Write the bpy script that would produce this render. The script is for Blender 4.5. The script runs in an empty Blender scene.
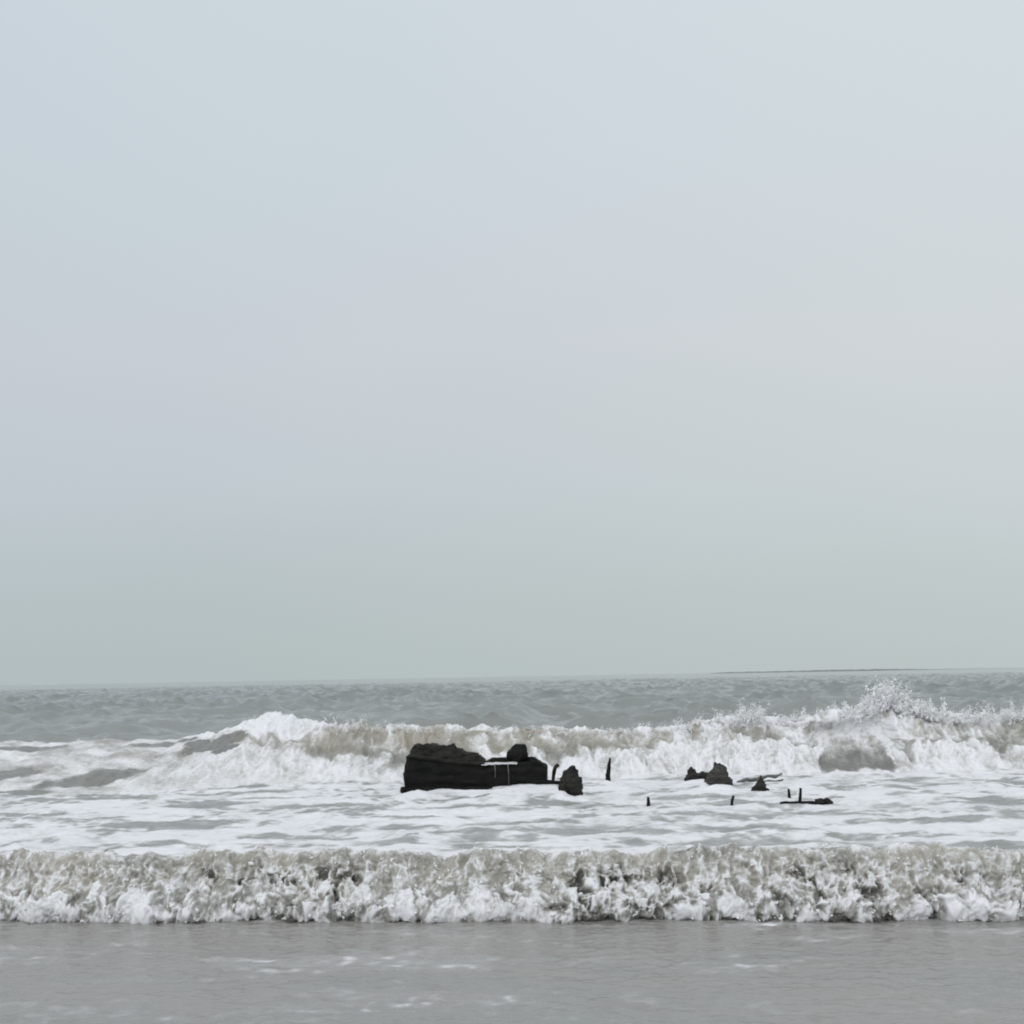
import bpy, bmesh, math, random
import numpy as np
from mathutils import Vector, Matrix, noise as mnoise

random.seed(7)
RNG = np.random.default_rng(11)
scene = bpy.context.scene
COL = scene.collection
R = math.radians

# ------------------------------------------------------------------ camera
F_PX = 1250.0
CAM_Z = 2.2
PITCH = math.atan(164.0 / F_PX)
ROLL = math.atan(18.0 / 1024.0)
X0 = Vector((1, 0, 0)); FW = Vector((0, math.cos(PITCH), math.sin(PITCH)))
Y0 = Vector((0, -math.sin(PITCH), math.cos(PITCH)))
CX = math.cos(ROLL) * X0 - math.sin(ROLL) * Y0
CY = math.sin(ROLL) * X0 + math.cos(ROLL) * Y0
CAM_P = Vector((0, 0, CAM_Z))

def at(px, py, z=0.0):
    """The spot at height z that the photograph shows at (px, py)."""
    d = CX * ((px - 512) / F_PX) - CY * ((py - 512) / F_PX) + FW
    return CAM_P + d * ((z - CAM_Z) / d.z)

def at_depth(px, py, y):
    d = CX * ((px - 512) / F_PX) - CY * ((py - 512) / F_PX) + FW
    return CAM_P + d * (y / d.y)

cam_data = bpy.data.cameras.new("camera")
cam_data.sensor_width = 36.0
cam_data.lens = 36.0 * F_PX / 1024.0
cam_data.clip_start = 0.1
cam_data.clip_end = 20000
cam = bpy.data.objects.new("camera", cam_data)
COL.objects.link(cam)
M = Matrix((CX, CY, -FW)).transposed().to_4x4()
M.translation = CAM_P
cam.matrix_world = M
scene.camera = cam

# ------------------------------------------------------------------ helpers
def lin(r, g, b):
    f = lambda c: (c / 255 / 12.92) if c / 255 <= 0.04045 else ((c / 255 + 0.055) / 1.055) ** 2.4
    return (f(r), f(g), f(b), 1.0)

def sstep(a, b, x):
    t = np.clip((x - a) / (b - a), 0, 1)
    return t * t * (3 - 2 * t)

def _hash(ix, iy, seed):
    ix = (ix.astype(np.int64) & 0xffffffff).astype(np.uint32); iy = (iy.astype(np.int64) & 0xffffffff).astype(np.uint32)
    h = ix * np.uint32(374761393) + iy * np.uint32(668265263) + np.uint32((seed * 2246822519) & 0xffffffff)
    h = (h ^ (h >> np.uint32(13))) * np.uint32(1274126177)
    h = (h ^ (h >> np.uint32(16))) * np.uint32(2246822519)
    return h ^ (h >> np.uint32(15))

def perlin(x, y, seed=0):
    x, y = np.broadcast_arrays(np.asarray(x, np.float64), np.asarray(y, np.float64))
    x0 = np.floor(x); y0 = np.floor(y)
    fx = x - x0; fy = y - y0
    u = fx * fx * fx * (fx * (fx * 6 - 15) + 10); v = fy * fy * fy * (fy * (fy * 6 - 15) + 10)
    def g(dx, dy):
        a = _hash(x0 + dx, y0 + dy, seed).astype(np.float64) * (2 * math.pi / 4294967296.0)
        return np.cos(a) * (fx - dx) + np.sin(a) * (fy - dy)
    a = g(0, 0); b = g(1, 0); c = g(0, 1); d = g(1, 1)
    return 1.45 * ((a * (1 - u) + b * u) * (1 - v) + (c * (1 - u) + d * u) * v)

def fbm(x, y, seed=0, octv=4, gain=0.5):
    s = 0; a = 1.0; t = 0
    for o in range(octv):
        s = s + a * perlin(x * 2 ** o + 17.3 * o, y * 2 ** o - 9.1 * o, seed + o * 13)
        t += a; a *= gain
    return s / t

def billow(x, y, seed=0, octv=4, gain=0.5):
    s = 0; a = 1.0; t = 0
    for o in range(octv):
        s = s + a * np.abs(perlin(x * 2 ** o + 17.3 * o, y * 2 ** o - 9.1 * o, seed + o * 13))
        t += a; a *= gain
    return s / t

def worley(x, y, seed=0):
    x, y = np.broadcast_arrays(np.asarray(x, np.float64), np.asarray(y, np.float64))
    x0 = np.floor(x); y0 = np.floor(y)
    f1 = np.full(x.shape, 9.0); f2 = np.full(x.shape, 9.0)
    for i in (-1, 0, 1):
        for j in (-1, 0, 1):
            h = _hash(x0 + i, y0 + j, seed)
            px = x0 + i + (h & np.uint32(0xffff)) / 65536.0
            py = y0 + j + (h >> np.uint32(16)) / 65536.0
            d = np.hypot(px - x, py - y)
            f2 = np.minimum(f2, np.maximum(f1, d)); f1 = np.minimum(f1, d)
    return f1, f2

def finish_mesh(me, attrs, smooth=True):
    if smooth:
        me.polygons.foreach_set("use_smooth", np.ones(len(me.polygons), bool))
    for k, v in attrs.items():
        a = me.attributes.new(k, 'FLOAT', 'POINT')
        a.data.foreach_set("value", np.ascontiguousarray(v, np.float32).ravel())
    me.update(calc_edges=True)

def raw_mesh(name, V, Fq, attrs, mat, n=4, smooth=True, parent=None):
    me = bpy.data.meshes.new(name)
    V = np.ascontiguousarray(V, np.float32).reshape(-1, 3); Fq = np.ascontiguousarray(Fq, np.int32).reshape(-1, n)
    me.vertices.add(len(V)); me.vertices.foreach_set("co", V.ravel())
    me.loops.add(Fq.size); me.loops.foreach_set("vertex_index", Fq.ravel())
    me.polygons.add(len(Fq)); me.polygons.foreach_set("loop_start", np.arange(0, Fq.size, n, dtype=np.int32))
    finish_mesh(me, attrs, smooth)
    me.materials.append(mat)
    o = bpy.data.objects.new(name, me); COL.objects.link(o)
    if parent: o.parent = parent
    return o

def grid_mesh(name, P, attrs, mat):
    nr, nc = P.shape[:2]
    i = np.arange(nr - 1)[:, None] * nc + np.arange(nc - 1)[None, :]
    Fq = np.stack([i, i + 1, i + nc + 1, i + nc], -1)
    return raw_mesh(name, P, Fq, attrs, mat)

def struct(o, kind='structure', label=None):
    o['kind'] = kind
    if label: o['label'] = label
    return o

def tag(o, label, cat, group=None):
    o['label'] = label; o['category'] = cat
    if group: o['group'] = group
    return o

def empty(name, loc, rz=0.0):
    o = bpy.data.objects.new(name, None); COL.objects.link(o)
    o.location = loc; o.rotation_euler = (0, 0, rz)
    return o

# ------------------------------------------------------------------ materials
def new_mat(name):
    m = bpy.data.materials.new(name); m.use_nodes = True
    nt = m.node_tree; nt.nodes.clear()
    out = nt.nodes.new("ShaderNodeOutputMaterial")
    b = nt.nodes.new("ShaderNodeBsdfPrincipled")
    nt.links.new(b.outputs[0], out.inputs[0])
    return m, nt, b

def nd(nt, t, **kw):
    n = nt.nodes.new(t)
    for k, v in kw.items(): setattr(n, k, v)
    return n

def ramp(nt, fac, stops, interp='LINEAR'):
    n = nd(nt, "ShaderNodeValToRGB"); cr = n.color_ramp; cr.interpolation = interp
    while len(cr.elements) < len(stops): cr.elements.new(0.5)
    for e, (p, c) in zip(cr.elements, stops):
        e.position = p; e.color = c
    nt.links.new(fac, n.inputs[0]); return n

def mixc(nt, fac, a, b):
    n = nd(nt, "ShaderNodeMix", data_type='RGBA')
    for sock, v in ((n.inputs[0], fac), (n.inputs[6], a), (n.inputs[7], b)):
        if hasattr(v, 'is_linked'): nt.links.new(v, sock)
        else: sock.default_value = v
    return n.outputs[2]

def math_(nt, op, a, b=None, c=None, clamp=False):
    n = nd(nt, "ShaderNodeMath", operation=op, use_clamp=clamp)
    for i, v in enumerate((a, b, c)):
        if v is None: continue
        if hasattr(v, 'is_linked'): nt.links.new(v, n.inputs[i])
        else: n.inputs[i].default_value = v
    return n.outputs[0]

def maprange(nt, v, a, b, c=0.0, d=1.0):
    n = nd(nt, "ShaderNodeMapRange", interpolation_type='SMOOTHSTEP')
    nt.links.new(v, n.inputs[0])
    for i, q in enumerate((a, b, c, d)): n.inputs[1 + i].default_value = q
    return n.outputs[0]

def noise_tex(nt, vec, scale, detail=4, rough=0.55, mapping=None):
    if mapping:
        mp = nd(nt, "ShaderNodeMapping"); nt.links.new(vec, mp.inputs[0])
        mp.inputs['Scale'].default_value = mapping; vec = mp.outputs[0]
    n = nd(nt, "ShaderNodeTexNoise"); nt.links.new(vec, n.inputs['Vector'])
    n.inputs['Scale'].default_value = scale; n.inputs['Detail'].default_value = detail
    n.inputs['Roughness'].default_value = rough
    return n.outputs['Fac']

def water_material(name, water, silt, foam, foam_dirty, edge_scale, edge_amt, rough_w, bump_scale, bump_d, cov=(0.14, 0.90), sss=0.0):
    """Murky sea water with a coat of foam; the coat's cover comes from the mesh (attribute foam)."""
    m, nt, b = new_mat(name)
    geo = nd(nt, "ShaderNodeNewGeometry"); pos = geo.outputs['Position']
    fa = nd(nt, "ShaderNodeAttribute", attribute_name="foam").outputs['Fac']
    sa = nd(nt, "ShaderNodeAttribute", attribute_name="silt").outputs['Fac']
    n1 = noise_tex(nt, pos, edge_scale, 5, 0.65)
    f = math_(nt, 'ADD', fa, math_(nt, 'MULTIPLY', math_(nt, 'SUBTRACT', n1, 0.5), edge_amt))
    cover = maprange(nt, f, *cov)
    n2 = noise_tex(nt, pos, edge_scale * 0.23, 4, 0.6)
    wc = mixc(nt, math_(nt, 'ADD', sa, math_(nt, 'MULTIPLY', math_(nt, 'SUBTRACT', n2, 0.5), 0.5), clamp=True), water, silt)
    fc = mixc(nt, maprange(nt, math_(nt, 'ADD', f, math_(nt, 'MULTIPLY', math_(nt, 'SUBTRACT', n2, 0.5), 0.6)), 0.45, 1.0), foam_dirty, foam)
    nt.links.new(mixc(nt, cover, wc, fc), b.inputs['Base Color'])
    rr = nd(nt, "ShaderNodeMapRange"); nt.links.new(cover, rr.inputs[0])
    rr.inputs[3].default_value = rough_w; rr.inputs[4].default_value = 0.85
    nt.links.new(rr.outputs[0], b.inputs['Roughness'])
    b.inputs['IOR'].default_value = 1.33
    if sss:
        nt.links.new(math_(nt, 'MULTIPLY', cover, 0.7), b.inputs['Subsurface Weight'])
        b.inputs['Subsurface Radius'].default_value = (1, 1, 1); b.inputs['Subsurface Scale'].default_value = sss
    n3 = noise_tex(nt, pos, bump_scale, 4, 0.6)
    bp = nd(nt, "ShaderNodeBump"); bp.inputs['Distance'].default_value = bump_d; bp.inputs['Strength'].default_value = 0.6
    nt.links.new(n3, bp.inputs['Height']); nt.links.new(bp.outputs[0], b.inputs['Normal'])
    return m

FOAM = (0.78, 0.78, 0.80, 1); FOAM_D = (0.52, 0.505, 0.475, 1)
M_SEA = water_material("sea_water", (0.244, 0.268, 0.256, 1), (0.303, 0.290, 0.274, 1), FOAM, (0.50, 0.50, 0.495, 1), 9.0, 0.5, 0.11, 16.0, 0.013)
M_NEAR = water_material("near_breaker", (0.115, 0.113, 0.107, 1), (0.36, 0.333, 0.28, 1), FOAM, FOAM_D, 26.0, 0.5, 0.3, 50.0, 0.006, (0.10, 0.95), 0.035)
M_FAR = water_material("far_breaker", (0.185, 0.19, 0.178, 1), (0.325, 0.29, 0.228, 1), FOAM, FOAM_D, 11.0, 0.5, 0.2, 22.0, 0.015, (0.12, 0.92), 0.09)

def foam_material():
    m, nt, b = new_mat("spray_foam")
    b.inputs['Base Color'].default_value = (0.88, 0.88, 0.89, 1)
    b.inputs['Roughness'].default_value = 0.5
    return m
M_FOAM = foam_material()

def dark_material(name, c0, c1, scale, rough=0.45, bump=0.02):
    m, nt, b = new_mat(name)
    geo = nd(nt, "ShaderNodeTexCoord").outputs['Object']
    n = noise_tex(nt, geo, scale, 6, 0.65, (0.5, 0.5, 2.0))
    nt.links.new(ramp(nt, n, [(0.35, c0), (0.7, c1)]).outputs[0], b.inputs['Base Color'])
    b.inputs['Roughness'].default_value = rough; b.inputs['Specular IOR Level'].default_value = 0.08
    bp = nd(nt, "ShaderNodeBump"); bp.inputs['Distance'].default_value = bump; bp.inputs['Strength'].default_value = 0.8
    nt.links.new(noise_tex(nt, geo, scale * 3, 5, 0.65), bp.inputs['Height']); nt.links.new(bp.outputs[0], b.inputs['Normal'])
    return m
M_WOOD = dark_material("waterlogged_wood", (0.006, 0.006, 0.006, 1), (0.018, 0.017, 0.0155, 1), 5.0, 0.55)
M_PLANK = dark_material("toplit_upper_planking", (0.012, 0.0115, 0.010, 1), (0.035, 0.033, 0.028, 1), 6.0, 0.5)  # wet brown-grey wood, lightened so the colour carries the light from above
M_ROCK = dark_material("weedy_wet_rock", (0.012, 0.012, 0.011, 1), (0.05, 0.047, 0.043, 1), 7.0, 0.55)
M_GREYROCK = dark_material("grey_wet_rock", (0.022, 0.021, 0.02, 1), (0.10, 0.095, 0.088, 1), 7.0, 0.55)
M_DRIFT = dark_material("grey_driftwood", (0.09, 0.088, 0.084, 1), (0.26, 0.255, 0.245, 1), 7.0, 0.6)
M_IRON = dark_material("rusted_iron", (0.012, 0.011, 0.010, 1), (0.04, 0.032, 0.026, 1), 12.0, 0.6, 0.01)

def sand_material():
    m, nt, b = new_mat("wet_sand")
    pos = nd(nt, "ShaderNodeNewGeometry").outputs['Position']
    n = noise_tex(nt, pos, 3.0, 6, 0.6)
    nt.links.new(ramp(nt, n, [(0.3, (0.15, 0.13, 0.10, 1)), (0.7, (0.22, 0.19, 0.15, 1))]).outputs[0], b.inputs['Base Color'])
    b.inputs['Roughness'].default_value = 0.45
    return m
M_SAND = sand_material()

# ------------------------------------------------------------------ world and sun
world = bpy.data.worlds.new("World"); scene.world = world; world.use_nodes = True
nt = world.node_tree; nt.nodes.clear()
wo = nd(nt, "ShaderNodeOutputWorld"); bg = nd(nt, "ShaderNodeBackground")
nt.links.new(bg.outputs[0], wo.inputs[0])
SUN_EL, SUN_AZ = R(33), R(205)          # azimuth measured clockwise from +Y: the bright part of the cloud is behind the viewer
sky = nd(nt, "ShaderNodeTexSky", sky_type='NISHITA', sun_disc=False)
sky.sun_elevation = SUN_EL; sky.sun_rotation = SUN_AZ
dirv = nd(nt, "ShaderNodeTexCoord").outputs['Generated']
sep = nd(nt, "ShaderNodeSeparateXYZ"); nt.links.new(dirv, sep.inputs[0])
blot = noise_tex(nt, dirv, 2.2, 3, 0.45)
zz = math_(nt, 'ADD', sep.outputs['Z'], math_(nt, 'MULTIPLY', math_(nt, 'SUBTRACT', blot, 0.5), 0.10))
veil = ramp(nt, zz, [(0.0, lin(185, 195, 195)), (0.05, lin(189, 198, 199)), (0.14, lin(199, 207, 210)), (0.25, lin(207, 212, 216)),
                     (0.40, lin(208, 217, 222)), (0.52, lin(211, 220, 225)), (0.75, (0.72, 0.75, 0.78, 1)), (1.0, (0.76, 0.78, 0.81, 1))])
# the cloud is thinner, and so brighter, on the right and behind the viewer
az = maprange(nt, sep.outputs['X'], -0.55, 0.55, 0.95, 1.05)
bk = maprange(nt, sep.outputs['Y'], 0.3, -0.8, 1.0, 1.2)
sc_ = math_(nt, 'MULTIPLY', az, bk)
vm = nd(nt, "ShaderNodeVectorMath", operation='SCALE'); nt.links.new(veil.outputs[0], vm.inputs[0]); nt.links.new(sc_, vm.inputs['Scale'])
tint = mixc(nt, maprange(nt, sep.outputs['X'], -0.45, 0.35), (0.975, 1.0, 1.03, 1), (1.0, 1.0, 0.995, 1))
tm = nd(nt, "ShaderNodeVectorMath", operation='MULTIPLY'); nt.links.new(vm.outputs[0], tm.inputs[0]); nt.links.new(tint, tm.inputs[1])
ns = nd(nt, "ShaderNodeVectorMath", operation='SCALE'); nt.links.new(sky.outputs[0], ns.inputs[0]); ns.inputs['Scale'].default_value = 0.05
tot = mixc(nt, 0.96, ns.outputs[0], tm.outputs[0])
nt.links.new(tot, bg.inputs['Color']); bg.inputs['Strength'].default_value = 1.0

sl = bpy.data.lights.new("sun", 'SUN'); sl.energy = 1.0; sl.angle = R(35); sl.color = (1.0, 0.985, 0.96)
so = bpy.data.objects.new("sun", sl); COL.objects.link(so)
sd = Vector((math.sin(SUN_AZ) * math.cos(SUN_EL), math.cos(SUN_AZ) * math.cos(SUN_EL), math.sin(SUN_EL)))
so.rotation_euler = sd.to_track_quat('Z', 'Y').to_euler(); so.location = sd * 50

# ------------------------------------------------------------------ ground: beach running down under the sea
ys = np.array([-60, -20, -5, 0, 3, 5, 6, 7, 8, 10, 14, 20, 40, 100, 400, 2000, 9000], float)
zs = np.array([2.6, 1.6, 0.85, 0.55, 0.28, 0.1, 0.02, -0.06, -0.12, -0.25, -0.5, -0.9, -1.8, -3, -4, -6, -8])
xs = np.concatenate([[-9000, -2000, -400, -100], np.linspace(-40, 40, 81), [100, 400, 2000, 9000]])
P = np.zeros((len(ys), len(xs), 3)); P[..., 0] = xs; P[..., 1] = ys[:, None]; P[..., 2] = zs[:, None]
P[..., 2] += 0.03 * perlin(P[..., 0] / 3, P[..., 1] / 3, 5) * (np.abs(P[..., 1]) < 12)
struct(grid_mesh("beach", P, {}, M_SAND))

# ------------------------------------------------------------------ shapes of the two breakers along the shore
def near_line(x):                        # where the foot of the near breaker stands
    return 11.72 - 0.089 * x + 0.09 * perlin(x / 1.1, 3.3, 21) + 0.05 * perlin(x / 0.35, 1.3, 22)

FX = np.array([0, 100, 170, 230, 265, 300, 340, 400, 450, 560, 640, 700, 740, 800, 870, 940, 1024], float)
FXW = (FX - 512) * 29.5 / F_PX
FH = np.array([.84, .85, .88, 1.08, 1.17, 1.14, 1.11, 1.08, 1.04, .96, .92, 1.02, 1.10, 1.14, 1.34, 1.12, 1.08])
FDEP = np.array([5.2, 5.0, 4.6, 3.8, 3.3, 3.1, 2.9, 2.7, 2.5, 2.4, 2.4, 2.4, 2.3, 2.0, 1.7, 1.9, 2.4])   # how far the foot runs out in front of the crest
def far_height(x): return np.interp(x, FXW, FH) * (1 + 0.07 * perlin(x / 1.3, 2.2, 31) + 0.05 * perlin(x / 0.45, 2.2, 32) + 0.02 * perlin(x / .18, 2.2, 36))
def far_height(x, base=far_height):
    ragged = np.exp(-((x - 8.45) / 0.75) ** 2) * .30 + np.exp(-((x - 5.4) / 0.5) ** 2) * .12 + np.exp(-((x - 11.3) / 0.9) ** 2) * .10
    return base(x) + ragged * np.clip(.45 + .9 * perlin(x / .33, 6.1, 37) + .6 * perlin(x / .13, 6.1, 38), 0, 1.6)
def far_run(x): return np.interp(x, FXW, FDEP) + 0.25 * perlin(x / 2.0, 7.2, 33) + 0.12 * perlin(x / 0.6, 7.2, 34)
def far_line(x): return 29.6 - 0.05 * x + 0.35 * perlin(x / 6.0, 8.1, 35)

# ------------------------------------------------------------------ the sea
def rows():
    r = [np.arange(4.6, 12.4, 0.022), np.arange(12.4, 15.2, 0.08), np.arange(15.2, 29.0, 0.035), np.arange(29.0, 46, 0.25)]
    y = 46.0; g = []
    while y < 9000:
        g.append(y); y += max(0.28, (y - 40) * 0.006 + 0.2) if y < 500 else y * 0.02
    r.append(np.array(g + [9000.0]))
    return np.concatenate(r)
ry = rows()
u = np.linspace(-1, 1, 761)
half = 0.52 * ry + 2.2
X = u[None, :] * half[:, None]; Y = np.repeat(ry[:, None], len(u), 1)
wx = X + 0.6 * perlin(X / 3.1, Y / 3.1, 41); wy = Y + 0.6 * perlin(X / 2.7, Y / 2.7, 42)
# foreshore: a thin film with fine ripples
fore = 1 - sstep(11.9, 12.4, Y)
zf = 0.018 * fbm(X / 0.6, Y / 0.28, 51, 4, .55) + 0.016 * fbm(X / 0.17, Y / 0.11, 52, 3)
zf += 0.016 * sstep(.25, .6, fbm(X / .22, Y / .16, 53, 2)) * sstep(0, .4, perlin(X / 1.2, Y / .8, 54))
# the wash between the breakers: low wavelets under foam
ridge = 1 - np.abs(perlin(wx / 1.7, wy / 0.9, 61)); ridge2 = 1 - np.abs(perlin(wx / 0.7, wy / 0.42, 64))
zw = 0.075 * (ridge ** 2 - 0.5) + 0.03 * (ridge2 ** 2 - .5) + 0.05 * fbm(X / 1.1, Y / 0.7, 62, 4) + 0.012 * fbm(X / .14, Y / .12, 63, 2)
wash = sstep(12.0, 12.9, Y) * (1 - sstep(29, 33, Y))
# open sea: short-crested chop and low swell
off = sstep(31, 40, Y)
rdg = lambda p: 1 - np.sqrt(p * p + 0.004)
c1 = rdg(perlin(wx / 9.0 + 4, wy / 4.8, 71)); c2 = rdg(perlin(wx / 4.2, wy / 2.3, 72))
c0 = rdg(perlin(wx / 19.0 + 9, wy / 9.5, 70))
c3 = rdg(perlin(wx / 2.6, wy / 1.4, 76))
zo = 0.50 * (c0 ** 4 - 0.35) + 0.62 * (c1 ** 4 - 0.40) + 0.36 * (c2 ** 4 - 0.40) + 0.15 * (c3 ** 2 - .5) + 0.09 * fbm(X / 1.0, Y / .8, 75, 3)
zo *= 1.35 - .45 * sstep(120, 300, Y)
zo *= 0.75 + 0.5 * sstep(-.4, .4, perlin(X / 30, Y / 40, 77))
zo *= 1 - 0.6 * sstep(300, 900, Y)
zo *= 1 - sstep(1500, 4000, Y)
Z = fore * zf + wash * zw + off * zo
runup = np.zeros_like(Z)
def mound(px, py, w, dep, h_):
    global runup
    c = at(px, py); n_ = 1 + .45 * fbm(X / .16, Y / .16, 66, 4, .6)
    q = ((X - c.x) / w) ** 2 + ((Y - c.y) / dep) ** 2
    runup = np.maximum(runup, h_ * np.exp(-q) * n_)
for m_ in ((562, 801, .17, .35, .17), (571, 802, .2, .3, .09), (580, 801, .12, .3, .06), (716, 791, .35, .4, .08), (707, 789, .15, .3, .10), (697, 783, .3, .4, .04), (757, 794, .2, .3, .06),
           (420, 797, .45, .4, .06), (470, 794, .6, .4, .03), (520, 790, .5, .4, .07), (546, 788, .25, .4, .02), (607, 785, .12, .3, .05), (750, 784, .5, .3, .03)):
    mound(*m_)
Z += runup
# foam lying on the water
cov = fbm(wx / 1.7, wy / 0.95, 81, 5, .6)
cov2 = fbm(wx / 0.8, wy / 0.55, 82, 4, .6)
foam = 0.93 - 0.66 * sstep(0.12, 0.46, cov) - 0.40 * sstep(0.12, .45, cov2) + 0.32 * fbm(X / .4, Y / .25, 83, 4, .6) + 0.25 * fbm(wx / 4, wy / 2.2, 86, 2)
w1, w2 = worley(wx / 0.42, wy / 0.36, 85)
foam -= 0.30 * sstep(0.22, 0.5, w2 - w1) * sstep(-0.15, 0.25, cov + .5 * cov2)
foam -= 0.30 * sstep(0.70, 0.25, ridge)
# less foam just behind the near breaker, and holes of bare water
def hole(px, py, wpx, hpx, amt=0.9):
    global foam
    c = at(px, py); a = at(px, py - hpx / 2); b_ = at(px, py + hpx / 2)
    rx_ = wpx / 2 * c.y / F_PX; ry_ = (a.y - b_.y) / 2
    q = ((X - c.x) / rx_) ** 2 + ((Y - (a.y + b_.y) / 2) / ry_) ** 2 + 2.2 * fbm(wx / 1.0, wy / .6, 84, 5, .62)
    foam = foam - 0.62 * amt * (1 - sstep(0.1, 1.2, q))
for h in ((70, 800, 150, 6), (205, 806, 95, 6), (330, 807, 110, 6), (150, 826, 190, 7), (30, 815, 90, 5), (420, 818, 120, 5), (560, 833, 230, 10, .7),
          (505, 806, 120, 5), (640, 815, 130, 5), (830, 787, 50, 4), (745, 828, 110, 6), (920, 786, 80, 4), (985, 800, 90, 8), (880, 836, 170, 7), (690, 799, 100, 4),
          (40, 776, 120, 22, .75), (800, 815, 100, 6), (940, 820, 120, 5), (300, 838, 140, 7), (400, 845, 100, 7, .6)):
    hole(*h)
foam = (foam + np.clip(runup * 6, 0, .5)) * wash
# flecks and trails of old foam on the foreshore
tr = fbm(wx / 0.9, wy / 0.42, 91, 4) + 0.5 * perlin(X / 0.16, Y / 0.12, 92)
dash = fbm(wx / 0.30, wy / 0.15, 96, 5, .68) + 0.7 * fbm(wx / 1.6, wy / 0.9, 97, 2)
foam += fore * (0.40 * sstep(0.0, 0.75, tr) + 0.36 * sstep(0.10, 0.75, dash) + 0.40 * sstep(-.2, .5, fbm(X / 1.8, Y / 0.7, 93, 3)))
# a few whitecaps offshore
foam += off * 0.5 * sstep(0.80, 0.95, c2 * c1) * sstep(0.35, 0.6, perlin(X / 14, Y / 22, 94)) * (Y < 400)
silt = fore * (0.85 + 0.15 * sstep(9.6, 11.2, Y) + 0.5 * fbm(X / 1.5, Y / 0.8, 95, 3)) + wash * 0.45 + off * (1 - sstep(45, 110, Y)) * 0.35
P = np.stack([X, Y, Z], -1)
sea = struct(grid_mesh("sea", P, {"foam": foam, "silt": np.clip(silt, 0, 1)}, M_SEA))

# ------------------------------------------------------------------ breakers
def profile(ctrl, n):
    """Smooth curve through control points, n samples; returns (dy, z, arc length)."""
    c = np.array(ctrl, float)
    c = np.vstack([2 * c[0] - c[1], c, 2 * c[-1] - c[-2]])
    pts = []
    for i in range(1, len(c) - 2):
        t = np.linspace(0, 1, 40, endpoint=False)[:, None]
        p0, p1, p2, p3 = c[i - 1:i + 3]
        pts.append(0.5 * (2 * p1 + (p2 - p0) * t + (2 * p0 - 5 * p1 + 4 * p2 - p3) * t ** 2 + (3 * p1 - p0 - 3 * p2 + p3) * t ** 3))
    pts = np.vstack(pts + [c[-2][None]])
    L = np.concatenate([[0], np.cumsum(np.hypot(*np.diff(pts, axis=0).T))])
    s = np.interp(np.linspace(0, 1, len(n)), np.linspace(0, 1, len(n)), n) * L[-1]
    return np.interp(s, L, pts[:, 0]), np.interp(s, L, pts[:, 1]), s

# --- near breaker
ctrl = [(0.45, -0.08), (0.14, -0.02), (0.02, 0.03), (-0.03, 0.09), (-0.01, 0.17), (0.05, 0.26), (0.10, 0.35), (0.13, 0.43), (0.17, 0.50), (0.25, 0.548),
        (0.38, 0.555), (0.6, 0.52), (1.0, 0.42), (1.6, 0.28), (2.6, 0.10), (3.6, -0.06), (4.0, -0.2)]
front = np.linspace(0, 0.24, 175); back = np.linspace(0.24, 1, 70)[1:]
py_, pz_, ps_ = profile(ctrl, np.concatenate([front, back]))
foot_s = np.interp(0.03, pz_[:120], ps_[:120])
xs = np.arange(-8.6, 8.6, 0.0105)
X, V = np.meshgrid(xs, ps_ - foot_s)
DY = np.repeat(py_[:, None], len(xs), 1); ZZ = np.repeat(pz_[:, None], len(xs), 1)
H = 1.01 + 0.10 * perlin(xs / 1.3, 1.1, 101) + 0.085 * perlin(xs / 0.45, 1.1, 102) + 0.05 * perlin(xs / 0.16, 1.1, 103)
ZZ = np.where(ZZ > 0, ZZ * H, ZZ)
gy = np.gradient(py_); gz = np.gradient(pz_); gl = np.hypot(gy, gz)
NY = (-gz / gl)[:, None]; NZ = (gy / gl)[:, None]
crest_v = 0.70
frontm = 1 - sstep(0.62, 1.0, V)                         # 1 on the face, fading over the back
NPX = (np.array([-300, -150, 0, 40, 100, 160, 220, 300, 330, 380, 420, 480, 540, 580, 640, 680, 720, 770, 830, 870, 920, 980, 1024, 1200, 1300]) - 512) * .0091
low_h = np.interp(xs, NPX, [.1, .28, .14, .22, .30, .28, .16, .10, .08, .20, .30, .26, .20, .08, .05, .10, .20, .08, .06, .16, .20, .15, .14, .3, .1])
low_h = low_h + 0.12 * perlin(xs / 0.7, 4.4, 110) + 0.09 * perlin(xs / 0.4, 4.4, 111) + 0.05 * perlin(xs / 0.15, 4.4, 112)
tear = np.interp(xs, NPX, [.3, 0, .1, 0, -.1, 0, .35, .35, .5, .15, 0, -.1, .2, .6, .6, .3, .1, .6, .5, .2, .3, .35, .2, .2, .2])[None, :]
wx1 = X + 0.10 * fbm(X / .22, V / .22, 113, 3); wv1 = V + 0.10 * fbm(X / .22, V / .22, 130, 3)
low = 1 - sstep(-0.16, 0.16, V - low_h[None, :] + 0.52 * fbm(wx1 / .26, wv1 / .26, 131, 5, .62))
wxx = X + 0.09 * fbm(X / .13, V / .16, 114, 3); wv = V + 0.12 * fbm(X / .16, V / .2, 115, 3)
f1, f2 = worley(wxx / 0.095, wv / 0.17, 116); lace = 1 - sstep(0.0, 0.42, f2 - f1)
rg = 1 - 2.2 * billow(wxx / 0.10, wv / 0.16, 117, 4, .6)                     # ropey strands
streak = fbm(wxx / 0.075, wv / 0.30, 118, 5, .6)
turb = fbm(wx1 / 0.16, wv1 / 0.16, 132, 5, .62)
mid = sstep(0.02, 0.14, V) * (1 - sstep(0.34, 0.56, V))
open_ = sstep(0.08, 0.65, tear - .08 + 0.85 * fbm(X / 0.33, V / 0.3, 119, 3)) * mid
puff = 1 - billow(wx1 / .20, wv1 / .17, 120, 5, 0.6) * 2.2
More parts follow.
